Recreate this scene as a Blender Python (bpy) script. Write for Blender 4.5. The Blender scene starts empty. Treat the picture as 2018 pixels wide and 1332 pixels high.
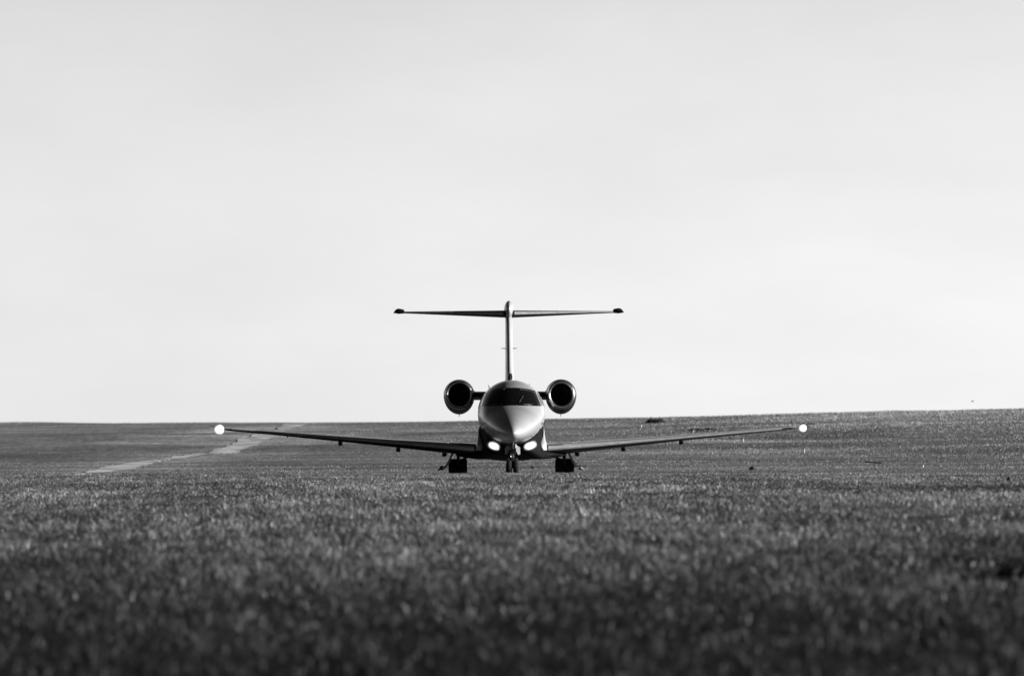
import bpy, math, random
import numpy as np
from mathutils import Vector, Matrix
rng = np.random.default_rng(7); random.seed(7)
C = bpy.context.scene
R = math.radians

# ------------------------------------------------------------------ camera
cam_d = bpy.data.cameras.new('camera'); cam = bpy.data.objects.new('camera', cam_d)
C.collection.objects.link(cam); C.camera = cam
cam.location = (0, 0, 0); cam.rotation_euler = (R(90), 0, 0)
cam_d.lens = 200; cam_d.sensor_width = 36; cam_d.sensor_fit = 'HORIZONTAL'
cam_d.shift_y = (935 - 666) / 2018
cam_d.clip_start = 0.5; cam_d.clip_end = 20000
cam_d.dof.use_dof = True; cam_d.dof.focus_distance = 163; cam_d.dof.aperture_fstop = 2.8

# ------------------------------------------------------------------ light
SUN_EL = 11.0      # degrees above the horizon
SKYK = 0.11         # share of clear sky behind the haze
SUN_AZ = 94.0      # degrees clockwise from the view direction (+Y)
w = bpy.data.worlds.new('World'); C.world = w; w.use_nodes = True
nt = w.node_tree; nt.nodes.clear()
out = nt.nodes.new('ShaderNodeOutputWorld'); bg = nt.nodes.new('ShaderNodeBackground')
sky = nt.nodes.new('ShaderNodeTexSky'); sky.sky_type = 'NISHITA'; sky.sun_disc = False
sky.sun_elevation = R(SUN_EL); sky.sun_rotation = R(SUN_AZ)
sky.air_density = 1.0; sky.dust_density = 1.5; sky.ozone_density = 1.0
# black-and-white film behind a red filter: only the red channel of the sky
sep = nt.nodes.new('ShaderNodeSeparateColor'); nt.links.new(sky.outputs[0], sep.inputs[0])
geo = nt.nodes.new('ShaderNodeTexCoord')
mp = nt.nodes.new('ShaderNodeMapping'); mp.inputs['Scale'].default_value = (9, 9, 26)
mp.inputs['Rotation'].default_value = (0, R(18), 0)
nt.links.new(geo.outputs['Generated'], mp.inputs[0])
cn = nt.nodes.new('ShaderNodeTexNoise'); cn.inputs['Scale'].default_value = 1.6
cn.inputs['Detail'].default_value = 5; cn.inputs['Roughness'].default_value = .55
nt.links.new(mp.outputs[0], cn.inputs['Vector'])
mr = nt.nodes.new('ShaderNodeMapRange'); mr.inputs[1].default_value = .3; mr.inputs[2].default_value = .7
mr.inputs[3].default_value = .95; mr.inputs[4].default_value = 1.04
nt.links.new(cn.outputs[0], mr.inputs[0])
mul = nt.nodes.new('ShaderNodeMath'); mul.operation = 'MULTIPLY'
nt.links.new(sep.outputs[0], mul.inputs[0]); nt.links.new(mr.outputs[0], mul.inputs[1])
# whitish haze lying round the whole horizon, thinning upwards, a little brighter towards the sun
HAZE, HTOP = 6.0, 0.19
sx3 = nt.nodes.new('ShaderNodeSeparateXYZ'); nt.links.new(geo.outputs['Generated'], sx3.inputs[0])
def mth(op, a, b=None):
    n = nt.nodes.new('ShaderNodeMath'); n.operation = op
    for i, v in enumerate((a, b)):
        if v is None: continue
        if isinstance(v, (int, float)): n.inputs[i].default_value = v
        else: nt.links.new(v, n.inputs[i])
    return n.outputs[0]
q = mth('DIVIDE', sx3.outputs[2], HTOP); q = mth('MULTIPLY', q, q); q = mth('MULTIPLY', q, -1); q = mth('EXPONENT', q)
q = mth('MULTIPLY', q, mth('ADD', mth('MULTIPLY', sx3.outputs[0], .6), 1.0))
q = mth('MULTIPLY', q, mth('ADD', mth('MULTIPLY', sx3.outputs[1], .32), .68))
q = mth('MULTIPLY', mth('MULTIPLY', q, HAZE), mr.outputs[0])
tot = mth('ADD', q, mth('MULTIPLY', mul.outputs[0], SKYK))
nt.links.new(tot, bg.inputs[0]); bg.inputs[1].default_value = 0.05
nt.links.new(bg.outputs[0], out.inputs[0])

sd = bpy.data.lights.new('sun', 'SUN'); sd.energy = 5.0; sd.angle = R(0.5)
sun = bpy.data.objects.new('sun', sd); C.collection.objects.link(sun)
sv = Vector((math.sin(R(SUN_AZ)) * math.cos(R(SUN_EL)), math.cos(R(SUN_AZ)) * math.cos(R(SUN_EL)), math.sin(R(SUN_EL))))
sun.rotation_euler = sv.to_track_quat('Z', 'Y').to_euler(); sun.location = (60, 100, 40)

C.view_settings.view_transform = 'Standard'; C.view_settings.look = 'None'
C.view_settings.exposure = 1.5; C.view_settings.gamma = 1; C.view_settings.use_curve_mapping = False
C.render.engine = 'CYCLES'
C.cycles.max_bounces = 6

# ------------------------------------------------------------------ helpers
def principled(name, v=.5, rough=.5, metal=0, spec=.5, coat=0):
    m = bpy.data.materials.new(name); m.use_nodes = True
    b = m.node_tree.nodes['Principled BSDF']
    b.inputs['Base Color'].default_value = (v, v, v, 1); b.inputs['Roughness'].default_value = rough
    b.inputs['Metallic'].default_value = metal; b.inputs['Specular IOR Level'].default_value = spec
    b.inputs['Coat Weight'].default_value = coat; b.inputs['Coat Roughness'].default_value = .16
    return m
def mottle(m, lo, hi, scale=3, detail=6, stretch=(1, 1, 1), bump=0, rlo=None, rhi=None):
    t = m.node_tree; b = t.nodes['Principled BSDF']
    tc = t.nodes.new('ShaderNodeTexCoord'); mpn = t.nodes.new('ShaderNodeMapping')
    mpn.inputs['Scale'].default_value = stretch
    n = t.nodes.new('ShaderNodeTexNoise'); n.inputs['Scale'].default_value = scale; n.inputs['Detail'].default_value = detail
    t.links.new(tc.outputs['Object'], mpn.inputs[0]); t.links.new(mpn.outputs[0], n.inputs['Vector'])
    r = t.nodes.new('ShaderNodeMapRange'); r.inputs[1].default_value = .3; r.inputs[2].default_value = .7
    r.inputs[3].default_value = lo; r.inputs[4].default_value = hi
    t.links.new(n.outputs[0], r.inputs[0]); t.links.new(r.outputs[0], b.inputs['Base Color'])
    if rlo is not None:
        r2 = t.nodes.new('ShaderNodeMapRange'); r2.inputs[3].default_value = rlo; r2.inputs[4].default_value = rhi
        t.links.new(n.outputs[0], r2.inputs[0]); t.links.new(r2.outputs[0], b.inputs['Roughness'])
    if bump:
        bp = t.nodes.new('ShaderNodeBump'); bp.inputs['Strength'].default_value = bump; bp.inputs['Distance'].default_value = .05
        t.links.new(n.outputs[0], bp.inputs['Height']); t.links.new(bp.outputs[0], b.inputs['Normal'])
    return m
M = {}
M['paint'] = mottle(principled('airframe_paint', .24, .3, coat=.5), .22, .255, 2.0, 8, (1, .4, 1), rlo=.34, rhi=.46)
M['belly'] = mottle(principled('belly_shade_paint', .005, .6, spec=.03), .003, .007, 3, 6, rlo=.55, rhi=.75)  # airframe paint blackened so its colour carries the underside shade
M['wing'] = mottle(principled('wing_shade_paint', .01, .45, spec=.25), .006, .012, 3, 6, rlo=.35, rhi=.5)  # near-black colour stands for the shade under the wing
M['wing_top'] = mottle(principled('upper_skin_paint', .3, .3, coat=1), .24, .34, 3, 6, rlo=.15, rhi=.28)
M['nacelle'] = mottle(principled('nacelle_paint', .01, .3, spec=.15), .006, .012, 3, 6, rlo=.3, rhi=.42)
M['metal'] = mottle(principled('polished_metal', .5, .28, metal=1), .30, .42, 6, 6, rlo=.22, rhi=.38)
M['boot'] = mottle(principled('leading_edge_metal', .3, .38, metal=.25), .26, .36, 5, 6, (1, 3, 1), rlo=.30, rhi=.45)
M['glass'] = principled('cockpit_glass', .004, .06, spec=.2)
M['dark'] = mottle(principled('dark_metal', .02, .5), .012, .03, 8)
M['rubber'] = mottle(principled('tyre_rubber', .015, .85, spec=.2), .010, .022, 12)
M['black'] = principled('black_interior', .004, .9, spec=.1)
M['gear'] = mottle(principled('lamp_surround', .1, .5), .07, .12, 8)
M['grey'] = mottle(principled('gear_paint', .3, .4), .2, .34, 8)
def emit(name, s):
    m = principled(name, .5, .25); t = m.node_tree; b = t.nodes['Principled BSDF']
    at = t.nodes.new('ShaderNodeAttribute'); at.attribute_name = 'glow'     # bright core, fading rim painted in as the lamp's bloom
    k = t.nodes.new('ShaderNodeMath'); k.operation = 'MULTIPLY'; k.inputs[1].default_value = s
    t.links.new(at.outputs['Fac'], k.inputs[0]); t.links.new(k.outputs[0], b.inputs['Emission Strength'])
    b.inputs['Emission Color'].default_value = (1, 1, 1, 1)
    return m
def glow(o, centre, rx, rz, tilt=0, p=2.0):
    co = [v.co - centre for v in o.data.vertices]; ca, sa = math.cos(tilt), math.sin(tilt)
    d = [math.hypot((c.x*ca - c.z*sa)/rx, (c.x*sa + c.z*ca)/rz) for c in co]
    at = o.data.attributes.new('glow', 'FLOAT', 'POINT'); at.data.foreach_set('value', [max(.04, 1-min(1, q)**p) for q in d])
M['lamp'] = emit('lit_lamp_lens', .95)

def link(name, me, mat, parent=None, smooth=True, sharp=35):
    o = bpy.data.objects.new(name, me); C.collection.objects.link(o)
    if mat and not me.materials: me.materials.append(mat)
    if smooth and len(me.polygons):
        me.polygons.foreach_set('use_smooth', np.ones(len(me.polygons), bool))
        if sharp: me.set_sharp_from_angle(angle=R(sharp))
    if parent: o.parent = parent
    return o
def mesh(name, v, f):
    me = bpy.data.meshes.new(name); me.from_pydata([tuple(map(float, p)) for p in v], [], f); me.update(); return me
def fixn(me):
    import bmesh
    b = bmesh.new(); b.from_mesh(me); bmesh.ops.remove_doubles(b, verts=b.verts, dist=1e-5)
    bmesh.ops.recalc_face_normals(b, faces=b.faces); b.to_mesh(me); b.free(); return me
class MB:
    def __init__(s): s.v = []; s.f = []
    def rings(s, rs, cap0=True, cap1=True, closed=True):
        n = len(rs[0]); b = len(s.v)
        for r in rs: s.v += [tuple(p) for p in r]
        for i in range(len(rs) - 1):
            for j in range(n if closed else n - 1):
                k = (j + 1) % n
                s.f.append((b + i*n + j, b + i*n + k, b + (i+1)*n + k, b + (i+1)*n + j))
        if cap0: s.f.append(tuple(b + j for j in range(n))[::-1])
        if cap1: s.f.append(tuple(b + (len(rs)-1)*n + j for j in range(n)))
        return s
    def box(s, c, d, rot=None, bev=0):
        x, y, z = d[0]/2, d[1]/2, d[2]/2; q = min(x, z) * bev
        sec = lambda yy, k: [(sx*(x-q*a)*k, yy, sz*(z-q*b_)*k) for sx, sz, a, b_ in
              [(1,1,1,0),(1,1,0,1),(1,-1,0,1),(1,-1,1,0),(-1,-1,1,0),(-1,-1,0,1),(-1,1,0,1),(-1,1,1,0)]] if bev else \
              [(x*k, yy, z*k), (x*k, yy, -z*k), (-x*k, yy, -z*k), (-x*k, yy, z*k)]
        rr = [sec(-y, .96 if bev else 1), sec(-y + (.1*y if bev else 0), 1), sec(y - (.1*y if bev else 0), 1), sec(y, .96 if bev else 1)] if bev else [sec(-y, 1), sec(y, 1)]
        m = rot or Matrix.Identity(3)
        return s.rings([[Vector(c) + m @ Vector(p) for p in r] for r in rr])
    def tube(s, a, b_, ra, rb=None, n=12):
        a, b_ = Vector(a), Vector(b_); rb = ra if rb is None else rb
        q = (b_ - a).to_track_quat('Z', 'Y')
        return s.rings([[p + q @ Vector((math.cos(t)*r, math.sin(t)*r, 0)) for t in [2*math.pi*i/n for i in range(n)]] for p, r in ((a, ra), (b_, rb))])
    def lathe(s, c, prof, axis='X', n=28, closed=False):
        c = Vector(c); rs = []
        for h, r in prof:
            ring = []
            for i in range(n):
                t = 2*math.pi*i/n
                p = (h, math.cos(t)*r, math.sin(t)*r) if axis == 'X' else (math.cos(t)*r, h, math.sin(t)*r)
                ring.append(c + Vector(p))
            rs.append(ring)
        return s.rings(rs, not closed, not closed)
    def build(s, name, mat, parent=None, smooth=True, sharp=35):
        return link(name, fixn(mesh(name, s.v, s.f)), mat, parent, smooth, sharp)
def tag(o, label=None, cat=None, group=None, kind=None):
    for k, v in (('label', label), ('category', cat), ('group', group), ('kind', kind)):
        if v: o[k] = v
    return o

# ------------------------------------------------------------------ terrain
_pf = rng.uniform(0, 6.283, (40,)); _kd = rng.uniform(0, 6.283, (40,))
def waves(x, y, wl, n, off, ax=1.0):
    s = 0
    for i in range(n):
        a = _kd[(i+off) % 40]; k = 6.283 / (wl * (.6 + 1.1 * ((i*0.618) % 1)))
        s = s + np.sin(k*(np.cos(a)*x*ax + np.sin(a)*y) + _pf[(i+off*3) % 40])
    return s / math.sqrt(n)
KY = np.array([-60, 0, 20, 30, 40, 49, 62, 78, 100, 120, 136, 147, 154, 160, 170, 178, 230, 300, 400, 500, 585, 620, 700, 900, 1500, 7000.])
KZ = np.array([-1.9, -1.5, -1.22, -1.07, -.92, -.79, -.635, -.47, -.27, -.11, -.008, .034, .0, -.05, -.05, -.04, .60, 1.55, 3.02, 4.42, 5.40, 5.32, 4.0, -1, -12, -60.])
def terrain(x, y):
    x = np.asarray(x, float); y = np.asarray(y, float)
    z = np.interp(y, KY, KZ)
    z = (z + np.interp(y-3, KY, KZ) + np.interp(y+3, KY, KZ)) / 3
    far = np.clip((y-185)/80, 0, 1); near = np.clip((150-y)/60, 0, 1)
    z = z + far*1.66*np.exp(-((x-55)/35)**2/2 - ((y-400)/95)**2/2)
    z = z + far*.003*x + near*.012*np.clip(x, -20, 20)
    z = z + waves(x, y, 7, 6, 0)*.018*(.25+near) + waves(x, y, 2.2, 6, 5)*.008*(near)
    z = z + np.exp(-((y-146)/9)**2/2)*(waves(x, y*.3, 14, 6, 31)*.022 + waves(x, y*.3, 5, 6, 35)*.012)
    z = z + far*(waves(x, y, 70, 6, 11)*.10 + waves(x, y, 26, 7, 17)*.075 + waves(x, y, 9, 6, 23)*.022)
    return z
def blob(x, y, cx, cy, sx, sy, a): return a*np.exp(-((x-cx)/sx)**2/2-((y-cy)/sy)**2/2)
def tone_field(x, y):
    """colour of the sward: foreground shade painted in as dark near tones; drier up the slope, paled for haze too"""
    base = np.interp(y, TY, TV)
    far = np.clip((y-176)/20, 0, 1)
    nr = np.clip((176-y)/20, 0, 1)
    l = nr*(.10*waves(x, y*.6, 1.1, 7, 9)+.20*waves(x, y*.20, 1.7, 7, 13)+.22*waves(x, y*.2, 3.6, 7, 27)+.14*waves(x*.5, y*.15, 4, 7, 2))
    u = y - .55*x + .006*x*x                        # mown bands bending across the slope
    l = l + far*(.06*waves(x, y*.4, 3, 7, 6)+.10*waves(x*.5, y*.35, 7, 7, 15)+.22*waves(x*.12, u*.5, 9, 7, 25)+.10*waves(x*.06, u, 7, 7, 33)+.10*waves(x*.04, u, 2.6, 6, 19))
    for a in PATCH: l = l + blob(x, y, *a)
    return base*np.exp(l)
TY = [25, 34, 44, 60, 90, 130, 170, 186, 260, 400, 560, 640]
TV = [.0058, .0102, .027, .062, .088, .092, .090, .102, .130, .150, .165, .165]  # low near values put the foreground shade into the grass colour
PATCH = [(13.3, 292, 3.0, 5, -.5), (17.0, 300, 2.2, 4, -.4), (10.65, 322, 1.3, 5, -.55), (9.3, 370, 1.2, 3, -.6), (-17, 262, 3.5, 3, -.4), (-15, 214, 4.5, 2.0, -.35),
         (-12.2, 290, .5, 12, -.3), (4.15, 47.5, .30, 2.0, -2.0), (3.95, 49, .2, 1.2, -1.2), (4.6, 53.5, .35, 3, -.8), (1.4, 57, .12, 1.6, -.9), (.75, 60, .09, 1.5, -.8),
         (-3.9, 52, .6, 4, -.5), (-.6, 34, .6, 4, -.4), (1.6, 37, .8, 4, -.4), (.3, 60, 1.3, 8, .22), (-1.6, 55, .9, 4, .2), (3.1, 66, .9, 8, .2), (2.2, 72, .5, 3, -.35),
         (5.0, 150, 5.0, 3.0, -.25), (-4.0, 140, 2.5, 4.0, -.3), (3.5, 118, 1.8, 5.0, -.3), (6.0, 95, 1.5, 5, -.4), (-5.8, 88, 1.6, 5, -.3), (12.5, 225, 5.0, 2.6, -.35), (20, 250, 4, 7, -.3),
         (16, 190, 5, 4, .3), (9, 182, 4, 2, .2), (30, 360, 12, 32, .32), (-26, 330, 9, 7, -.22), (-30, 400, 9, 9, .15), (-20, 238, 4, 3, -.3), (-2.5, 215, 2.5, 5, .15), (6, 300, 3, 12, .10), (-6, 330, 2.5, 8, -.12)]
xs = np.concatenate([-np.geomspace(4000, 130, 22), np.arange(-120, -30, 3.), np.arange(-30, 30.1, .5), np.arange(33, 121, 3.), np.geomspace(130, 4000, 22)])
ys = np.concatenate([np.arange(-60, 20, 2.), np.arange(20, 190, .6), np.arange(190, 700, 2.), np.geomspace(702, 7000, 40)])
X, Y = np.meshgrid(xs, ys); Z = terrain(X, Y)
nx, ny = len(xs), len(ys)
idx = np.arange(nx*ny).reshape(ny, nx)
quads = np.stack([idx[:-1, :-1], idx[:-1, 1:], idx[1:, 1:], idx[1:, :-1]], -1).reshape(-1, 4)
def np_mesh(name, co, faces, k):
    me = bpy.data.meshes.new(name); nf = len(faces)
    me.vertices.add(len(co)); me.vertices.foreach_set('co', np.ascontiguousarray(co, np.float32).ravel())
    me.loops.add(nf*k); me.loops.foreach_set('vertex_index', np.ascontiguousarray(faces, np.int32).ravel())
    me.polygons.add(nf); me.polygons.foreach_set('loop_start', np.arange(0, nf*k, k, dtype=np.int32))
    me.polygons.foreach_set('loop_total', np.full(nf, k, np.int32)); me.update(calc_edges=True); return me
gm = principled('turf_soil', .05, .95, spec=.05); mottle(gm, .70, 1.35, 2.6, 12, (1, .3, 1), bump=.5)
def tone_mat(m, k=1.0):
    t = m.node_tree; b = t.nodes['Principled BSDF']; src = b.inputs['Base Color'].links[0].from_socket
    a = t.nodes.new('ShaderNodeAttribute'); a.attribute_name = 'tone'
    n = t.nodes.new('ShaderNodeMath'); n.operation = 'MULTIPLY'; t.links.new(src, n.inputs[0]); t.links.new(a.outputs['Fac'], n.inputs[1])
    n2 = t.nodes.new('ShaderNodeMath'); n2.operation = 'MULTIPLY'; n2.inputs[1].default_value = k; t.links.new(n.outputs[0], n2.inputs[0])
    t.links.new(n2.outputs[0], b.inputs['Base Color'])
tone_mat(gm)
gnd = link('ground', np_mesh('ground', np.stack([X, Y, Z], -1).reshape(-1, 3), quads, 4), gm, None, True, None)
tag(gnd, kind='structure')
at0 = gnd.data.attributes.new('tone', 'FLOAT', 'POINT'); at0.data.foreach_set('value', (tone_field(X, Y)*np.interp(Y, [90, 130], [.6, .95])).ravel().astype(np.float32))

# mowed / worn track winding over the far slope
EDGE = np.array([[(-17.82, 444.0), (-16.0, 448.5)], [(-17.43, 426.75), (-15.82, 408.75)], [(-16.21, 386.75), (-14.68, 365.75)], [(-15.51, 325.75), (-14.27, 345.0)],
 [(-14.74, 300.5), (-13.7, 318.75)], [(-14.31, 286.5), (-12.96, 286.)], [(-14.75, 278.5), (-13.3, 269.75)], [(-13.64, 241.75), (-13.07, 234.25)], [(-14.06, 227.25), (-13.7, 224.0)],
 [(-14.75, 219.5), (-13.44, 213.5)], [(-14.55, 205.5), (-13.25, 199.25)], [(-14.29, 194.25), (-13.15, 188.75)], [(-13.91, 184.5), (-13.7, 183.5)]])
SEG = 150; _t = np.linspace(0, len(EDGE)-1, SEG); _i = np.arange(len(EDGE))
LE_ = np.stack([np.interp(_t, _i, EDGE[:, 0, k]) for k in (0, 1)], -1); RE_ = np.stack([np.interp(_t, _i, EDGE[:, 1, k]) for k in (0, 1)], -1)
def smooth(a):
    for _ in range(10): a[1:-1] = (a[:-2]+a[1:-1]*2+a[2:])/4
    return a
LE_, RE_ = smooth(LE_), smooth(RE_)
for e_ in (LE_, RE_):
    j_ = np.convolve(rng.normal(0, 1, SEG+8), np.ones(4)/2, 'same')[4:-4]
    e_[:, 0] += .05*j_ + .03*np.sin(np.arange(SEG)*.55 + rng.uniform(0, 6)) + rng.normal(0, .05, SEG)
pv = []; mW = 9
for a_ in range(SEG):
    for b_ in range(mW):
        p_ = LE_[a_]*(1-b_/(mW-1)) + RE_[a_]*(b_/(mW-1)); pv.append((p_[0], p_[1], float(terrain(p_[0], p_[1]))+.012))
pf_ = [(a_*mW+b_, a_*mW+b_+1, (a_+1)*mW+b_+1, (a_+1)*mW+b_) for a_ in range(SEG-1) for b_ in range(mW-1)]
pm = mottle(principled('worn_track', .3, .95, spec=.05), .16, .56, .9, 10, (1, .25, 1), bump=.3)
tag(link('worn_track', fixn(mesh('worn_track', pv, pf_)), pm, None, True, None), kind='structure')
def on_path(x, y):
    """signed closeness to the track: 1 inside, 0 outside"""
    r = np.zeros(len(x), bool)
    for a_ in range(0, SEG-6, 6):
        q_ = [LE_[a_], RE_[a_], RE_[a_+6], LE_[a_+6]]
        c_ = np.zeros(len(x), bool)
        for k in range(4):
            (x1, y1), (x2, y2) = q_[k], q_[(k+1) % 4]
            if abs(y1-y2) < 1e-6: continue
            c_ ^= ((y1 > y) != (y2 > y)) & (x < (x2-x1)*(y-y1)/(y2-y1)+x1)
        r |= c_
    return r
#PATHS

_c = (LE_+RE_)/2; _h = np.hypot(*(RE_-LE_).T)/2
gx, gy = X.ravel(), Y.ravel(); sel = np.where((gy > 178) & (gy < 452) & (np.abs(gx+15) < 8))[0]
_d = np.min(np.abs(gx[sel, None]-_c[None, :, 0])/(_h+.35) + 0.0 + np.abs(gy[sel, None]-_c[None, :, 1])/(_h+2.0), 1)
gt = np.empty(len(gx), np.float32); at0.data.foreach_get('value', gt)
gt[sel] *= 1 + .9*np.clip(1.35-_d, 0, 1)*rng.uniform(.5, 1.1, len(sel)); at0.data.foreach_set('value', gt)

# ------------------------------------------------------------------ grass
gmat = bpy.data.materials.new('grass_blades'); gmat.use_nodes = True
t = gmat.node_tree; b = t.nodes['Principled BSDF']; b.inputs['Roughness'].default_value = .6; b.inputs['Specular IOR Level'].default_value = .25
at_ = t.nodes.new('ShaderNodeAttribute'); at_.attribute_name = 'tone'; t.links.new(at_.outputs['Fac'], b.inputs['Base Color'])
tr = t.nodes.new('ShaderNodeBsdfTranslucent'); t.links.new(at_.outputs['Fac'], tr.inputs[0])
mx = t.nodes.new('ShaderNodeMixShader'); mx.inputs[0].default_value = .3
t.links.new(b.outputs[0], mx.inputs[1]); t.links.new(tr.outputs[0], mx.inputs[2]); t.links.new(mx.outputs[0], t.nodes['Material Output'].inputs[0])

def blades(name, x, y, h, wd, tone, lean=.5, lift=0.):
    n = len(x); z = terrain(x, y) + lift
    a = rng.uniform(0, 6.283, n); la = rng.uniform(0, 6.283, n); ln = rng.uniform(.1, 1, n)*lean*h
    bx, by = np.cos(a)*wd/2, np.sin(a)*wd/2
    mxx, myy = x+np.cos(la)*ln*.35, y+np.sin(la)*ln*.35
    co = np.empty((n, 5, 3))
    co[:, 0] = np.stack([x-bx, y-by, z-.01], -1); co[:, 1] = np.stack([x+bx, y+by, z-.01], -1)
    co[:, 2] = np.stack([mxx+bx*.9, myy+by*.9, z+h*.6], -1); co[:, 3] = np.stack([mxx-bx*.9, myy-by*.9, z+h*.6], -1)
    co[:, 4] = np.stack([x+np.cos(la)*ln, y+np.sin(la)*ln, z+h], -1)
    i = (np.arange(n)*5)[:, None]
    tri = np.concatenate([i+np.array([0, 1, 2]), i+np.array([0, 2, 3]), i+np.array([3, 2, 4])], 1).reshape(-1, 3)
    me = np_mesh(name, co.reshape(-1, 3), tri, 3)
    at = me.attributes.new('tone', 'FLOAT', 'POINT'); at.data.foreach_set('value', np.repeat(tone, 5).astype(np.float32))
    return link(name, me, gmat, None, False, None)
def field(y0, y1, n, k=.105, m=3.0):
    y = rng.uniform(y0, y1, n); x = rng.uniform(-1, 1, n)*(k*y+m); return x, y
def clump(x, y, wl, off): return waves(x, y, wl, 7, off)
# near turf
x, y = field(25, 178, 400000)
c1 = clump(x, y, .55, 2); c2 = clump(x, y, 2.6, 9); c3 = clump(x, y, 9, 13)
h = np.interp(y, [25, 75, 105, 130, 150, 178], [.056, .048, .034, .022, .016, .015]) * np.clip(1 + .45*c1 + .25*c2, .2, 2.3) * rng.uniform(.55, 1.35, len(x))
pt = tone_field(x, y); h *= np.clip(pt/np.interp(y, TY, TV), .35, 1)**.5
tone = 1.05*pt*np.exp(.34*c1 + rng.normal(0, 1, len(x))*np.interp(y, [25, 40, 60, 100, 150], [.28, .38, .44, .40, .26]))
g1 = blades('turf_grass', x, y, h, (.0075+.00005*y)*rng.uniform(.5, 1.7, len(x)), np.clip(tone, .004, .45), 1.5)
tag(g1, 'short dense turf, shade painted into its colour, filling the foreground in front of the jet', 'grass', kind='stuff')
# pale seed heads and dead blades that catch the sun
x, y = field(36, 128, 22000)
keep = (clump(x, y, 1.6, 21) + .5*clump(x, y, 6, 3)) > .95
x, y = x[keep], y[keep]
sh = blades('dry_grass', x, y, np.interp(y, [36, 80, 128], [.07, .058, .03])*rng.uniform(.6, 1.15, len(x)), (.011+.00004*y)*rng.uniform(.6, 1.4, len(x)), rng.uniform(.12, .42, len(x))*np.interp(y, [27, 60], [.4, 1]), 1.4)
tag(sh, 'scattered pale dead blades and seed heads among the dark foreground turf', 'grass', kind='stuff')
# far slope
x, y = field(160, 615, 430000, .105, 6)
c1 = clump(x, y*.6, 3.0, 6); c2 = clump(x*.6, y*.35, 9, 15); c3 = clump(x*.5, y*.3, 24, 25)
h = (.06+.00010*y)*np.clip(1+.3*c1+.2*c2, .3, 2)*rng.uniform(.5, 1.4, len(x))
rh = np.exp(-((x-45)/26)**2/2-((y-330)/110)**2/2)      # ranker grass on the right-hand rise
h *= (.22+.85*rh)*np.interp(y, [160, 200], [.5, 1])
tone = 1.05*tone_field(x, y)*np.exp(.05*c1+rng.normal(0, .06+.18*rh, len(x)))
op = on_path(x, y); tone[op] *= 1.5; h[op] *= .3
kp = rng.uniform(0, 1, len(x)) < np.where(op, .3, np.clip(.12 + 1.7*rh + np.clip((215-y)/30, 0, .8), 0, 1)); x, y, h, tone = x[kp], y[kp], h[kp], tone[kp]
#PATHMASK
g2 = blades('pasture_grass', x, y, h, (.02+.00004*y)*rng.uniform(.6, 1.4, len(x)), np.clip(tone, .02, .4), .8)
tag(g2, 'paler grazed grass covering the slope behind the jet up to the skyline', 'grass', kind='stuff')

# ------------------------------------------------------------------ the aeroplane
OY, OZ = 165.0, -.05
def V(x, y, z): return Vector((x, y-OY, z-OZ))
jet = bpy.data.objects.new('jet_airplane', None); C.collection.objects.link(jet)
jet.location = (-.02, OY, OZ); jet.rotation_euler = (0, -.0026, .0075)
tag(jet, 'twin engine business jet with T tail facing the camera, landing lights on', 'airplane')

# fuselage stations: Y, half width, top z, bottom z, z of widest point
ST = np.array([
 [158.00, .015, 1.165, 1.135, 1.15], [158.05, .10, 1.25, 1.06, 1.15], [158.2, .215, 1.35, .995, 1.17], [158.5, .35, 1.47, .955, 1.21],
 [158.9, .475, 1.60, .935, 1.27], [159.4, .60, 1.73, .92, 1.35], [159.9, .70, 1.84, .905, 1.43], [160.3, .775, 1.93, .89, 1.49],
 [160.7, .835, 2.13, .88, 1.55], [161.2, .885, 2.37, .87, 1.62], [161.7, .92, 2.54, .86, 1.68], [162.3, .945, 2.66, .84, 1.73],
 [163.0, .96, 2.705, .83, 1.76], [166.0, .965, 2.72, .82, 1.77], [169.0, .96, 2.71, .86, 1.78], [170.5, .88, 2.69, 1.05, 1.86],
 [172.0, .68, 2.64, 1.40, 2.02], [173.5, .40, 2.56, 1.85, 2.2], [174.6, .12, 2.45, 2.25, 2.35]])
def cubic(t, a):                      # Catmull-Rom over non-uniform stations
    xs_, v = ST[:, 0], ST[:, a]
    i = int(np.clip(np.searchsorted(xs_, t)-1, 0, len(xs_)-2))
    h_ = xs_[i+1]-xs_[i]; u = (t-xs_[i])/h_
    def sl(k):
        if k == 0 or k == len(xs_)-1: return (v[1]-v[0])/(xs_[1]-xs_[0]) if k == 0 else (v[-1]-v[-2])/(xs_[-1]-xs_[-2])
        d0 = (v[k]-v[k-1])/(xs_[k]-xs_[k-1]); d1 = (v[k+1]-v[k])/(xs_[k+1]-xs_[k])
        return 0 if d0*d1 <= 0 else 2*d0*d1/(d0+d1)
    m0, m1 = sl(i)*h_, sl(i+1)*h_
    return (2*u**3-3*u**2+1)*v[i]+(u**3-2*u**2+u)*m0+(-2*u**3+3*u**2)*v[i+1]+(u**3-u**2)*m1
def sec(t): return cubic(t, 1), cubic(t, 2), cubic(t, 3), cubic(t, 4)
def ring(t, n=72, k=1.0):
    hw, tp, bt, zc = sec(t); r = []
    for i in range(n):
        a = 2*math.pi*i/n; s, c = math.sin(a), math.cos(a)
        r.append(V(hw*k*s, t, zc + (tp-zc if c > 0 else zc-bt)*k*c))
    return r
tt = [158.0, 158.01, 158.025, 158.05, 158.08, 158.13] + list(np.arange(158.2, 163.0, .1)) + list(np.arange(163, 174.6, .4)) + [174.6]
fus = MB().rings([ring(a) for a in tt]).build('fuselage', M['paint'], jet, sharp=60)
fus.data.materials.append(M['belly'])              # underside shade painted on as dark faces behind the nose gear
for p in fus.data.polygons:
    if (p.center.y > 160.7-OY and p.normal.z < -.62) or (p.center.y > 161.0-OY and p.normal.z < -.34 and p.center.z < 1.36): p.material_index = 1
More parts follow.
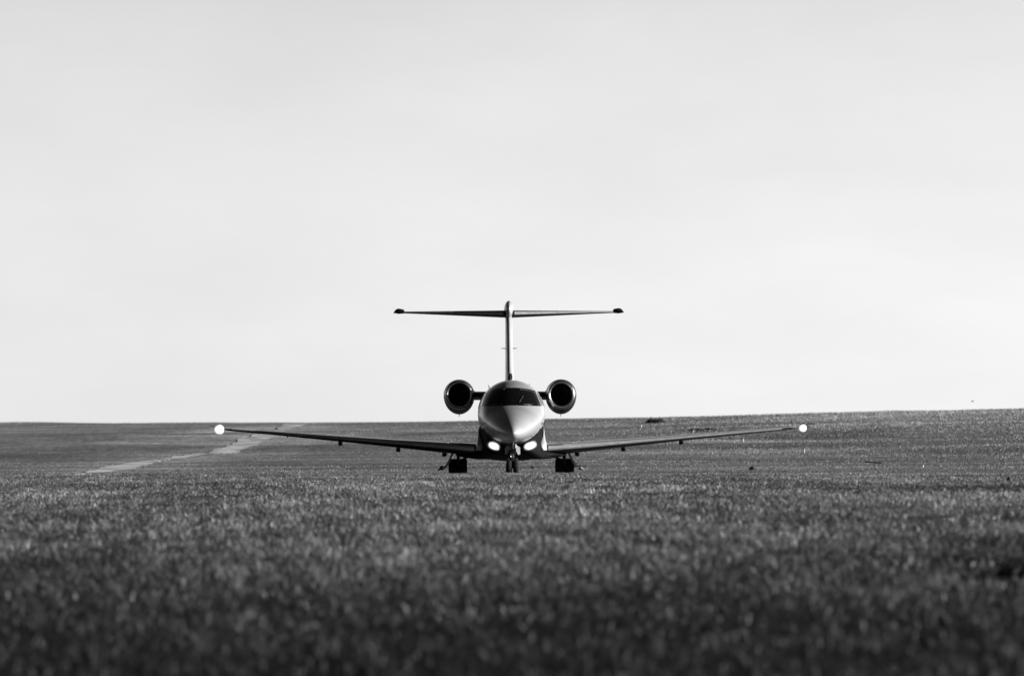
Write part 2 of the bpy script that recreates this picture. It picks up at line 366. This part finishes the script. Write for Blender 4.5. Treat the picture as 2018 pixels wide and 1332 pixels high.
def inside(x, y, z):
    hw, tp, bt, zc = sec(y); return (x/hw)**2 + ((z-zc)/((tp-zc) if z > zc else (zc-bt)))**2 - 1
def front_y(x, z, lo=158.0, hi=163.5):
    if inside(x, hi, z) > 0: return hi
    for _ in range(40):
        m_ = (lo+hi)/2
        if inside(x, m_, z) > 0: lo = m_
        else: hi = m_
    return (lo+hi)/2
def surf(x, z, off):
    y = front_y(x, z); e = 1e-3
    g = Vector(((inside(x+e, y, z)-inside(x-e, y, z)), (inside(x, y+e, z)-inside(x, y-e, z)), (inside(x, y, z+e)-inside(x, y, z-e)))).normalized()
    return V(x, y, z) + g*off
def pane(name, mat, parent, xl, xr, z0, z1, nu=14, nv=10, off=.012, sx=1):
    """panel hugging the fuselage between edge curves xl(z), xr(z), z0(s), z1(s); has thickness"""
    top = []; bot = []
    for j in range(nv+1):
        for i in range(nu+1):
            s = i/nu; r_ = j/nv; zz = z0(s)*(1-r_)+z1(s)*r_
            x_ = (xl(zz)*(1-s)+xr(zz)*s)*sx
            top.append(surf(x_, zz, off)); bot.append(surf(x_, zz, -.03))
    n = len(top); W = nu+1; f = []
    for j in range(nv):
        for i in range(nu):
            a = j*W+i; f.append((a, a+1, a+W+1, a+W)); f.append((n+a, n+a+W, n+a+W+1, n+a+1))
    for i in range(nu): f += [(i, n+i, n+i+1, i+1), (nv*W+i, nv*W+i+1, n+nv*W+i+1, n+nv*W+i)]
    for j in range(nv): f += [(j*W, j*W+W, n+j*W+W, n+j*W), (j*W+nu, n+j*W+nu, n+j*W+W+nu, j*W+W+nu)]
    return link(name, fixn(mesh(name, top+bot, f)), mat, parent, True, 40)
edge = lambda z: .815 - (z-1.94)*.36
for sx in (-1, 1):
    pane('windshield', M['glass'], fus, lambda z: .010, edge, lambda s: 1.945-.012*s, lambda s: 2.455-.075*s**2.2, sx=sx)
    hs = lambda z: .965*math.sqrt(max(0, 1-((z-1.77)/.95)**2))
    pane('cockpit_window', M['glass'], fus, lambda z: edge(z)+.036, lambda z: min(edge(z)+.10, hs(z)*.985), lambda s: 1.955, lambda s: 2.33-.08*s, 6, 8, .008, sx)
    MB().tube(surf(sx*.22, 2.405, .022), surf(sx*.40, 2.385, .022), .007, .007, 6).tube(surf(sx*.40, 2.385, .022), surf(sx*.60, 2.335, .022), .007, .007, 6).build('window_seal', M['metal'], fus)
    MB().tube(surf(sx*.30, 1.965, .022), surf(sx*.52, 1.965, .022), .007, .007, 6).tube(surf(sx*.52, 1.965, .022), surf(sx*.76, 1.965, .022), .007, .007, 6).build('window_seal', M['metal'], fus)
    # wiper, probes
MB().tube(surf(.20, 2.02, .03), surf(.30, 2.20, .03), .010, .007, 6).build('wiper', M['metal'], fus)
MB().tube(surf(-.62, 2.0, .03), surf(-.45, 2.10, .03), .010, .007, 6).build('wiper', M['dark'], fus)
for sx in (-1, 1):
    for zz, yy in ((1.44, 160.7), (1.28, 160.9)):
        hw, tp, bt, zc = sec(yy); xx = hw*math.sqrt(max(0, 1-((zz-zc)/(zc-bt))**2))
        MB().tube(V(sx*(xx-.02), yy, zz), V(sx*(xx+.09), yy-.03, zz), .014, .010, 8).tube(V(sx*(xx+.085), yy-.12, zz), V(sx*(xx+.085), yy+.02, zz), .012, .012, 8).build('pitot_probe', M['dark'], fus)
    for k in range(7):      # cabin windows
        yy = 163.6+.78*k; v = []; 
        for q in range(20):
            a = 2*math.pi*q/20; zz = 2.10+.17*math.sin(a); hw, tp, bt, zc = sec(yy)
            v.append((yy+.13*math.cos(a), zz))
        outr = [V(sx*(.965*math.sqrt(1-((z_-1.77)/.95)**2)+.006), y_, z_) for y_, z_ in v]
        inr = [p+Vector((-sx*.05, 0, 0)) for p in outr]
        MB().rings([inr, outr]).build('cabin_window', M['glass'], fus)
# antennas on the roof
for xx, yy, hh in ((-.64, 163.4, .10), (0.0, 166.5, .22), (.52, 164.6, .06)):
    zz = 1.77+.95*math.sqrt(1-(xx/.965)**2)
    v = []; 
    MB().rings([[V(xx+math.cos(a)*.012*k + xx*.1*(1-k), yy+.10*math.sin(a)*k+.06*(1-k), zz-.02+(hh+.02)*q) for a in [2*math.pi*i/12 for i in range(12)]] for q, k in ((0, 1), (.6, .85), (1, .5))]).build('antenna', M['dark'], fus)
# nose gear bay lip and nose seam
MB().rings([[p for p in ring(160.02, 72, 1.0012)], [p for p in ring(160.03, 72, 1.0012)]], False, False).build('panel_seam', M['dark'], fus)

# belly fairing: section half outline (x, z) at full size
FS = [(0, .40), (.35, .415), (.62, .45), (1.0, .455), (1.35, .50), (1.62, .57), (1.58, .65), (1.03, .70), (1.01, .80), (.985, .90), (.965, 1.05), (.955, 1.2), (.93, 1.38), (.80, 1.5), (0, 1.55)]
def fsec(y, k, dz, kx):
    g = min(1, max(0, (y-164.9)/.5), max(0, (169.2-y)/.8))          # the keel widens under the wing only behind the leading edge
    half = [((x_ if x_ <= 1.04 else 1.03+(x_-1.03)*g)*kx, .86+(z_-.86)*k+dz) for x_, z_ in FS]
    full = half + [(-x_, z_) for x_, z_ in reversed(half[1:-1])]
    return [V(x_, y, z_) for x_, z_ in full]
def interp_ring(st): return [fsec(*s) for s in st]
fair = MB().rings(interp_ring([(163.2, .25, .02, .30), (163.3, .42, .02, .46), (163.45, .58, .01, .60), (163.7, .74, 0, .72), (164.05, .86, 0, .80), (164.4, .95, 0, .88), (164.9, 1, 0, 1), (165.05, 1, 0, 1), (165.2, 1, 0, 1), (165.4, 1, 0, 1), (168.2, 1, 0, 1), (169.3, .8, .05, .93), (170.4, .45, .22, .75), (171, .1, .35, .4)])).build('belly_fairing', M['belly'], jet, sharp=70)
for sx in (-1, 1):
    # pale root cuff where the wing meets the body
    rs = []
    for q in range(9):
        zz = .70+.62*q/8; r_ = [.13, .165, .17, .14, .09, .05, .03, .022, .012][q]; cx = [.905, .865, .86, .875, .90, .925, .935, .94, .94][q]
        rs.append([V(sx*(cx+math.sin(a)*r_*1.0), 164.55+.03*q-math.cos(a)*r_*2.6, zz) for a in [2*math.pi*i/20 for i in range(20)]])
    MB().rings(rs).build('root_cuff', M['paint'], fair, sharp=60)
    # landing light: housing flared for the halo + lens enlarged for bloom
    cx, cz, ty = sx*.512, .825, R(-22)*sx
    def oval(y, k, n=28, p=2.6):
        r = []
        for i in range(n):
            a = 2*math.pi*i/n; ca, sa = math.cos(a), math.sin(a)
            u_ = .140*k*abs(ca)**(2/p)*(1 if ca > 0 else -1); v_ = .088*k*abs(sa)**(2/p)*(1 if sa > 0 else -1)
            r.append(V(cx+u_*math.cos(ty)+v_*math.sin(ty), y, cz-u_*math.sin(ty)+v_*math.cos(ty)))
        return r
    hsg = MB().rings([oval(163.7, 1.4), oval(163.12, 1.55), oval(163.06, 1.42), oval(163.03, 1.28), oval(163.05, 1.1)], True, True).build('lamp_housing', M['gear'], fair)
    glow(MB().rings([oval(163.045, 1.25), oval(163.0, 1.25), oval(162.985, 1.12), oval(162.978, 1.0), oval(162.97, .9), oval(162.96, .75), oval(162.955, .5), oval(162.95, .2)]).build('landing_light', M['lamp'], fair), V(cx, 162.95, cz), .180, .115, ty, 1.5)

# aerofoil
NA = 22
def foil():
    pts = []
    cs = [(1-math.cos(math.pi*i/NA))/2 for i in range(NA+1)]
    yt = lambda c: 5*(.2969*math.sqrt(c)-.126*c-.3516*c*c+.2843*c**3-.1036*c**4)
    up = [(c, yt(c)+.06*c*(1-c)) for c in cs]; lo = [(c, -yt(c)+.06*c*(1-c)) for c in cs]
    return up, lo
UP, LO = foil()      # thickness normalised so max total = 1
# x, leading edge Y, chord, thickness, z mid, incidence(deg)
WS = [(.90, 164.75, 3.05, .38, .757, 1.8), (1.05, 164.8, 2.98, .37, .758, 1.8), (2.0, 165.0, 2.60, .31, .822, 1.7), (3.3, 165.3, 2.2, .235, .925, 1.3), (5.0, 165.65, 1.75, .168, 1.068, 1.0),
      (6.8, 166.05, 1.35, .118, 1.222, .6), (8.15, 166.35, 1.02, .082, 1.332, .3), (8.38, 166.5, .82, .055, 1.352, 0), (8.46, 166.75, .5, .03, 1.36, 0)]
def wsec(x, sx, st, frac=None, off=0):
    le, ch, th, zm, inc = [np.interp(x, [s[0] for s in st], [s[k] for s in st]) for k in range(1, 6)]
    def P(c, zt, o):
        yy, zz = c*ch, zt*th
        a = R(inc); return V(sx*x, le+yy*math.cos(a)+zz*math.sin(a)-o[0], zm+zz-yy*math.sin(a)+o[1])
    if frac is None:
        return [P(c, z_, (0, 0)) for c, z_ in UP[::-1]] + [P(c, z_, (0, 0)) for c, z_ in LO[1:-1]]
    ru, rl = frac
    yt = lambda c: 5*(.2969*math.sqrt(c)-.126*c-.3516*c*c+.2843*c**3-.1036*c**4)
    pts = []
    for q in range(-9, 10):
        c = (ru if q < 0 else rl)*(q/9)**2; s = 1 if q < 0 else -1
        pts.append((c, s*yt(c)+.06*c*(1-c), q))
    return [P(c, z_, (off*(1-(abs(q)/9)**2*.6), -q/9*off)) for c, z_, q in pts]
def foil_body(name, sx, st, mat, parent, xsn):
    return MB().rings([wsec(x, sx, st) for x in xsn]).build(name, mat, parent, sharp=50)
def split_wing_shade(o):
    o.data.materials.append(M['wing_top'])          # pale upper skin; the dark lower skin is painted underside shade
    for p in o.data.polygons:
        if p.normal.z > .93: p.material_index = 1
for sx in (-1, 1):
    wx = [.9, 1.05, 1.5, 2, 2.6, 3.3, 4.1, 5, 5.9, 6.8, 7.5, 8.15, 8.38, 8.46]
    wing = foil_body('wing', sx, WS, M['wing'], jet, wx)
    split_wing_shade(wing)
    rs = [wsec(x, sx, WS, (.018, .016), .006) for x in [1.07, 1.5, 2, 2.6, 3.3, 4.1, 5, 5.9, 6.8, 7.5, 8.15]]
    le = MB(); le.rings(rs, False, False, closed=False)
    lo_ = link('leading_edge', fixn(mesh('leading_edge', le.v, le.f)), M['boot'], wing, True, 60)
    for xx, L, wd, hh, in ((1.95, 1.0, .15, .15), (3.3, .9, .145, .15), (5.0, .8, .14, .13), (6.55, .22, .035, .05)):
        leY, ch, th, zm = [np.interp(xx, [s[0] for s in WS], [s[k] for s in WS]) for k in range(1, 5)]
        zb = zm - th*.42; yy = leY + ch*.62
        rs = []
        for q, k in ((0, .15), (.06, .62), (.18, .95), (.4, 1), (.7, .85), (1, .15)):
            rs.append([V(sx*(xx+wd/2*k*(abs(math.cos(a))**.55)*(1 if math.cos(a) > 0 else -1)), yy+L*q, zb-hh*.42+(hh*.62*k)*(abs(math.sin(a))**.6)*(1 if math.sin(a) > 0 else -1)) for a in [2*math.pi*i/20 for i in range(20)]])
        MB().rings(rs).build('flap_fairing', M['nacelle'], wing, sharp=50)
    TL = .76 if sx < 0 else .60      # the two lamps do not look equally large
    # tip light, lens oversized to stand in for its bloom, and wick
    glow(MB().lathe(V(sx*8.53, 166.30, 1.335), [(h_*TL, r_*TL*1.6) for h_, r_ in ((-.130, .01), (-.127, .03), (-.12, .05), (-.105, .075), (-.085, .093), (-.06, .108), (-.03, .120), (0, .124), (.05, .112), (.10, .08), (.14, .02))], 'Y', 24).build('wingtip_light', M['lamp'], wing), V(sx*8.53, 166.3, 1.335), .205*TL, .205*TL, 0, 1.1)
    MB().tube(V(sx*8.46, 166.6, 1.36), V(sx*8.84, 167.3, 1.46), .018, .006, 6).build('static_wick', M['metal'], wing)

# engines
def nring(y, r, bulge, cx, cz, n=40):
    o = []
    for i in range(n):
        a = 2*math.pi*i/n; s, c = math.sin(a), math.cos(a)
        k = 1 + bulge*(c < 0)
        o.append(V(cx+r*s*.985, y, cz+r*c*k))
    return o
for sx in (-1, 1):
    cx, cz = sx*1.515, 2.365
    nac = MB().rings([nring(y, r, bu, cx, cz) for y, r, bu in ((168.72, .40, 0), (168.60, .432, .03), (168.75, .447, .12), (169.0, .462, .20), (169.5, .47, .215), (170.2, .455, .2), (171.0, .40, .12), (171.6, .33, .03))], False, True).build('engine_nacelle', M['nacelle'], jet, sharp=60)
    lipr = [(168.62, .434), (168.50, .425), (168.42, .405), (168.38, .375), (168.39, .345), (168.45, .322), (168.56, .310), (168.72, .306)]
    MB().rings([nring(y, r, .03*(r > .4), cx, cz) for y, r in lipr], False, False).build('intake_lip', M['metal'], nac, sharp=None)
    MB().rings([nring(y, r, 0, cx, cz) for y, r in ((168.72, .308), (169.1, .315), (169.45, .315))], False, True).build('intake_duct', M['black'], nac)
    fan = MB()
    for q in range(20):
        a = 2*math.pi*q/20
        rs = []
        for r_ in (.06, .18, .305):
            u = Vector((math.cos(a), 0, math.sin(a))); tv = Vector((-math.sin(a), 0, math.cos(a)))
            c0 = V(cx, 169.25, cz)+u*r_; hw_ = .018+.11*r_
            rs.append([c0-tv*hw_+Vector((0, -.03, 0)), c0+tv*hw_+Vector((0, .03, 0)), c0+tv*hw_+Vector((0, .036, 0)), c0-tv*hw_+Vector((0, -.024, 0))])
        fan.rings(rs)
    fan.lathe(V(cx, 169.25, cz), [(-.16, .004), (-.13, .03), (-.06, .065), (0, .08), (.05, .08)], 'Y', 20)
    fan.build('fan', M['dark'], nac)
    MB().rings([nring(y, r, 0, cx, cz) for y, r in ((171.55, .25), (171.95, .22), (171.95, .20), (171.6, .2))], False, True).build('exhaust_nozzle', M['metal'], nac)
    MB().tube(V(cx, 169.6, cz-.55), V(cx, 169.62, cz-.64), .012, .008, 6).build('drain_mast', M['dark'], nac)
    # pylon
    rs = []
    for q in range(5):
        x_ = .72+(1.22-.72)*q/4; k = .128
        rs.append([V(sx*x_, 168.95+.9-.9*math.cos(a), 2.352+k*math.sin(a)*(1 if abs(math.sin(a)) > .3 else 1)**1) for a in [2*math.pi*i/24 for i in range(24)]])
    MB().rings(rs).build('pylon', M['nacelle'], jet, sharp=60)
    MB().rings([nring(y, r, 0, sx*(1.12), 2.43, 16) for y, r in ((168.95, .02), (169.0, .05), (169.5, .09))], True, True).build('pylon_fillet', M['nacelle'], jet)

# tail fin: sections stacked in z: z, leading edge Y, chord, half thickness
def fin_ring(z, le, ch, ht, n=28):
    r = []
    for i in range(n):
        a = 2*math.pi*i/n; c = (1-math.cos(a))/2
        yt = (.2969*math.sqrt(c)-.126*c-.3516*c*c+.2843*c**3-.1036*c**4)*10*ht
        r.append(V(yt*(1 if math.sin(a) >= 0 else -1), le+ch*c, z))
    return r
fin = MB().rings([fin_ring(*s) for s in ((2.45, 168.6, 5.4, .20), (2.62, 169.0, 5.0, .165), (2.80, 169.8, 4.3, .135), (3.1, 170.6, 3.6, .125), (3.6, 171.3, 3.05, .118), (4.2, 172.1, 2.5, .112), (4.7, 172.75, 2.15, .112), (4.85, 172.9, 2.1, .118))]).build('tail_fin', M['paint'], jet, sharp=60)
cap = MB().rings([[V(math.cos(a)*.142*k, 173.55+yy, 5.02+math.sin(a)*.27*k*(1 if math.sin(a) > 0 else 1.15)) for a in [2*math.pi*i/24 for i in range(24)]] for yy, k in ((-1.0, .05), (-.96, .3), (-.85, .6), (-.6, .87), (-.2, 1), (.8, 1), (1.5, .7), (2.0, .1))]).build('fin_bullet', M['paint'], fin, sharp=60)
MB().tube(V(-.01, 173.0, 5.20), V(-.01, 172.95, 5.255), .05, .035, 10).build('beacon', M['dark'], fin)
MB().rings([[V(math.cos(a)*.07*k+.0, 169.15+yy, 2.90+math.sin(a)*.12*k) for a in [2*math.pi*i/20 for i in range(20)]] for yy, k in ((0, .78), (-.04, 1.0), (.0, 1.06), (.7, 1.05), (1.6, .2))]).build('air_intake', M['paint'], fin, sharp=50)
MB().rings([[V(math.cos(a)*.055, yy, 2.90+math.sin(a)*.095) for a in [2*math.pi*i/20 for i in range(20)]] for yy in (169.095, 169.13)]).build('intake_hole', M['black'], fin)
for sx in (-1, 1):
    MB().tube(V(sx*.09, 172.5, 3.82), V(sx*.235, 172.45, 3.825), .016, .010, 6).build('antenna', M['dark'], fin)
TS = [(.08, 172.9, 1.55, .225, 4.885, 0), (.5, 173.05, 1.42, .20, 4.895, 0), (2.0, 173.55, 1.08, .12, 4.935, 0), (3.25, 173.95, .80, .055, 4.968, 0), (3.40, 174.05, .66, .045, 4.97, 0)]
for sx in (-1, 1):
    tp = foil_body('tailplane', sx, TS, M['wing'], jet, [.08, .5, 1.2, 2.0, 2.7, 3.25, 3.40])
    m_ = MB().rings([wsec(x, sx, TS, (.06, .006), .005) for x in (.17, .5, 1.2, 2, 2.7, 3.2)], False, False, closed=False)
    link('leading_edge', fixn(mesh('leading_edge', m_.v, m_.f)), M['boot'], tp, True, 60)
    rs = []
    for yy, k in ((173.95, .2), (174.0, .8), (174.1, 1), (174.5, 1), (174.9, .4)):
        prof = [(3.19, 4.945), (3.185, 5.01), (3.22, 5.06), (3.36, 5.085), (3.42, 5.075), (3.47, 5.04), (3.53, 4.955), (3.45, 4.945), (3.38, 4.93)]
        rs.append([V(sx*(3.33+(px-3.33)*(.6+.4*k)), yy, 4.98+(pz-4.98)*k) for px, pz in prof])
    MB().rings(rs).build('elevator_horn', M['black'], tp, sharp=40)

# landing gear
def wheel(parent, cx, cy, cz, r, hwid, name='wheel'):
    prof = [(-hwid*.55, r*.55), (-hwid*.95, r*.62), (-hwid, r*.78), (-hwid*.85, r*.93), (-hwid*.5, r*.99), (0, r), (hwid*.5, r*.99), (hwid*.85, r*.93), (hwid, r*.78), (hwid*.95, r*.62), (hwid*.55, r*.55)]
    ty = MB().lathe(V(cx, cy, cz), prof, 'X', 36).build(name, M['rubber'], parent)
    return ty
G = -.05
for sx in (-1, 1):
    cx = sx*(1.555 if sx < 0 else 1.585); cy = 167.3
    ge = MB()
    ge.tube(V(cx-sx*.03, 166.95, .72), V(cx-sx*.0, 167.0, .30), .055, .045)
    ge.tube(V(cx, 166.95, .34), V(cx, 167.35, .22), .05, .045)
    ge.tube(V(cx-.2, cy, .21), V(cx+.2, cy, .21), .035)
    gear = ge.build('main_landing_gear', M['dark'], jet)
    wheel(gear, cx-.142, cy, .205, .268, .134); wheel(gear, cx+.142, cy, .205, .268, .134)
    MB().tube(V(cx-.08, cy, .205), V(cx+.08, cy, .205), .15, .15, 20).build('brake', M['black'], gear)
    MB().tube(V(cx-sx*.05, 167.0, .42), V(cx-sx*.42, 167.1, .56), .028, .028).tube(V(cx-sx*.42, 167.1, .56), V(cx-sx*.75, 167.1, .54), .03, .03).build('side_brace', M['dark'], gear)
    MB().tube(V(cx+sx*.03, 166.98, .40), V(cx+sx*.16, 167.1, .30), .05, .035).build('torque_arm', M['black'], gear)
    # bent gear door, thin plate seen edge on
    P = [(1.70, .66), (1.74, .58), (1.90, .26), (1.935, .225), (2.03, .215)]
    T = .036; rs = []
    for yy, k in ((166.55, 1), (167.35, 1)):
        l = [(px, pz+T) for px, pz in P]; r_ = [(px-.03, pz-T) for px, pz in P][::-1]
        rs.append([V(sx*px, yy, pz) for px, pz in l+r_])
    door = MB().rings(rs).build('gear_door', M['grey'], gear, sharp=30)
    MB().lathe(V(sx*2.02, 166.62, .205), [(0, .02), (.02, .06), (.10, .07), (.25, .065), (.5, .04)], 'Y', 16).tube(V(sx*2.03, 166.6, .21), V(sx*2.13, 166.65, .13), .035, .02, 8).build('door_hinge', M['dark'], gear)
ng = MB(); cy = 160.25
ng.tube(V(0, 160.6, 1.0), V(0, cy+.05, .42), .055, .045); ng.tube(V(0, cy+.05, .45), V(0, cy, .2), .04, .035)
ng.tube(V(-.13, cy, .205), V(.13, cy, .205), .03)
nose = ng.build('nose_landing_gear', M['dark'], jet)
for sx in (-1, 1):
    wheel(nose, sx*.098, cy, .18, .235, .082)
    MB().lathe(V(sx*.172, cy, .18), [(-.02, .12), (0, .118), (.006, .10), (.004, .03)], 'X', 20).build('rim', M['grey'], nose)
    MB().rings([[V(sx*x_, y_+t_, z_) for x_, y_, z_ in ((.10, 159.93, .84), (.215, 160.2, .76), (.218, 160.2, .58), (.16, 160.07, .555), (.105, 159.95, .66))] for t_ in (0, .022)]).build('gear_door', M['gear'], nose, sharp=20)
# steering and torque links
MB().box(V(0, cy-.04, .66), (.15, .10, .14), None, .4).box(V(.05, cy-.07, .80), (.05, .05, .10)).tube(V(-.09, cy, .62), V(.09, cy, .62), .03).build('steering_unit', M['dark'], nose)
MB().tube(V(.03, cy-.08, .62), V(.045, cy-.20, .50), .016).tube(V(.045, cy-.20, .50), V(.02, cy-.04, .40), .016).tube(V(-.03, cy-.08, .60), V(-.02, cy-.18, .48), .016).tube(V(-.02, cy-.18, .48), V(-.02, cy-.04, .40), .016).build('torque_link', M['metal'], nose)
MB().tube(V(.02, cy-.07, .78), V(.05, cy-.09, .56), .012).tube(V(.09, cy-.04, .86), V(.075, cy-.05, .58), .014).tube(V(-.07, cy-.05, .76), V(-.05, cy-.06, .50), .010).build('hose', M['metal'], nose)
MB().rings([[V(x_*k, yy, zz) for x_, zz in ((-.15, .40), (-.12, .47), (-.06, .44), (.06, .44), (.12, .47), (.165, .40), (.16, .36), (-.145, .36))] for yy, k in ((cy-.10, .9), (cy-.06, 1), (cy+.1, 1))]).build('fork', M['dark'], nose, sharp=20)

# ------------------------------------------------------------------ small things in the field
post_m = mottle(principled('white_post', .4, .6), .3, .45, 20)
for x_, y_, hh, lab in ((7.86, 345.75, .20, 'small white marker stake below the dark bush near the skyline'),
                        (9.87, 310.0, .20, 'small white marker stake just above the right wing, mid span'),
                        (11.2, 275.75, .22, 'small white marker stake just below the right wing, nearest the tip light'),
                        (12.62, 245.75, .24, 'small white marker stake low on the slope, right of and below the wing tip light')):
    z_ = float(terrain(x_, y_))
    p = MB().tube((x_, y_, z_-.1), (x_+.01, y_, z_+hh*.75), .028, .024, 10).tube((x_+.01, y_, z_+hh*.75), (x_+.01, y_, z_+hh*.8), .034, .026, 10).build('marker_stake', post_m)
    tag(p, lab, 'stake', 'white marker stakes on the slope behind the jet')
leaf = mottle(principled('bush_leaf', .03, .6), .012, .03, 5)
def bush(x_, y_, wd, dp, hh, n, lab, ls=1):
    v = []; f = []; z0 = float(terrain(x_, y_))
    for i in range(n):
        a = random.uniform(0, 6.283); r_ = random.random()**.5; k = math.sqrt(max(0, 1-r_*r_))
        px, py = x_+math.cos(a)*r_*wd/2, y_+math.sin(a)*r_*dp/2
        pz = z0 + hh*k*random.uniform(.1, 1)*(1+.35*math.sin(px*9+2)+.2*math.sin(px*23))
        s_ = random.uniform(.03, .07)*ls; d = Vector((random.gauss(0, 1), random.gauss(0, 1), random.gauss(0, 1))).normalized(); e = d.orthogonal().normalized()
        c = Vector((px, py, pz)); g = d.cross(e); b0 = len(v)
        v += [c-e*s_, c+g*s_*.5, c+e*s_, c-g*s_*.5]; f.append((b0, b0+1, b0+2, b0+3))
    return tag(link('low_bush', mesh('low_bush', v, f), leaf, None, False), lab, 'bush')
bush(9.35, 371, 1.25, 1.2, .30, 1100, 'dark low bush on the skyline to the right of the jet')
bush(17.7, 341, .9, .8, .14, 400, 'flat dark bush on the rise above the right wing tip light')
bush(10.8, 322, 1.6, 1.2, .12, 500, 'dark flattened shrub patch just above the middle of the right wing')
bush(4.02, 45.0, .40, .7, .125, 1300, 'dark weed clump in the blurred foreground turf at the right edge', .45)['category'] = 'weed clump'
clod_m = mottle(principled('damp_earth', .02, .9), .008, .025, 20, bump=.6)
def clod(x_, y_, wd, hh, lab, name='earth_clod', cat='clod'):
    z_ = float(terrain(x_, y_)); rs = []
    for q in range(7):
        k = math.sin(math.pi*(q+.35)/7.2); zz = z_-.02+(hh+.02)*q/6
        rs.append([(x_+math.cos(a)*wd/2*k*random.uniform(.75, 1.2), y_+math.sin(a)*wd/2*k*random.uniform(.75, 1.2), zz+random.uniform(-.01, .01)) for a in [2*math.pi*i/14 for i in range(14)]])
    return tag(MB().rings(rs).build(name, clod_m), lab, cat)
clod(8.14, 192.5, .26, .11, 'dark lump of earth on the grass right of the main wheels')
clod(.72, 196.0, .16, .08, 'small dark lump of earth between nose wheel and right main wheel')
clod(9.2, 105.3, .09, .10, 'dark round lump standing in the grass at the right edge')
clod(14.3, 198, .08, .08, 'small pale stone lying at the foot of the right-hand rise', 'pale_stone', 'stone').data.materials[0] = post_m
plank_m = mottle(principled('weathered_plank', .03, .8), .012, .05, 9)
zp = float(terrain(13.1, 206.5))
tag(MB().box((13.1, 206.5, zp+.09), (.62, .16, .05), Matrix.Rotation(R(4), 3, 'Y')).build('dark_plank', plank_m), 'dark plank lying in the grass at the foot of the right-hand rise', 'plank')
# bird, far off above the skyline
bc = Vector((32.4, 400, 5.15)); v = MB()
v.rings([[bc+Vector((d, math.cos(a)*r_, math.sin(a)*r_)) for a in [2*math.pi*i/10 for i in range(10)]] for d, r_ in ((-.13, .008), (-.09, .03), (0, .04), (.08, .028), (.14, .008))])
for sg in (-1, 1):
    v.rings([[bc+Vector((d*k, sg*o, u+t_)) for d, t_ in ((-.05, 0), (.0, .008), (.05, 0), (0, -.004))] for o, u, k in ((.02, .01, 1), (.14, .06, .9), (.27, .03, .2))])
tag(v.build('bird', principled('bird_feathers', .6, .7)), 'tiny pale bird flying low above the skyline at the right', 'bird')
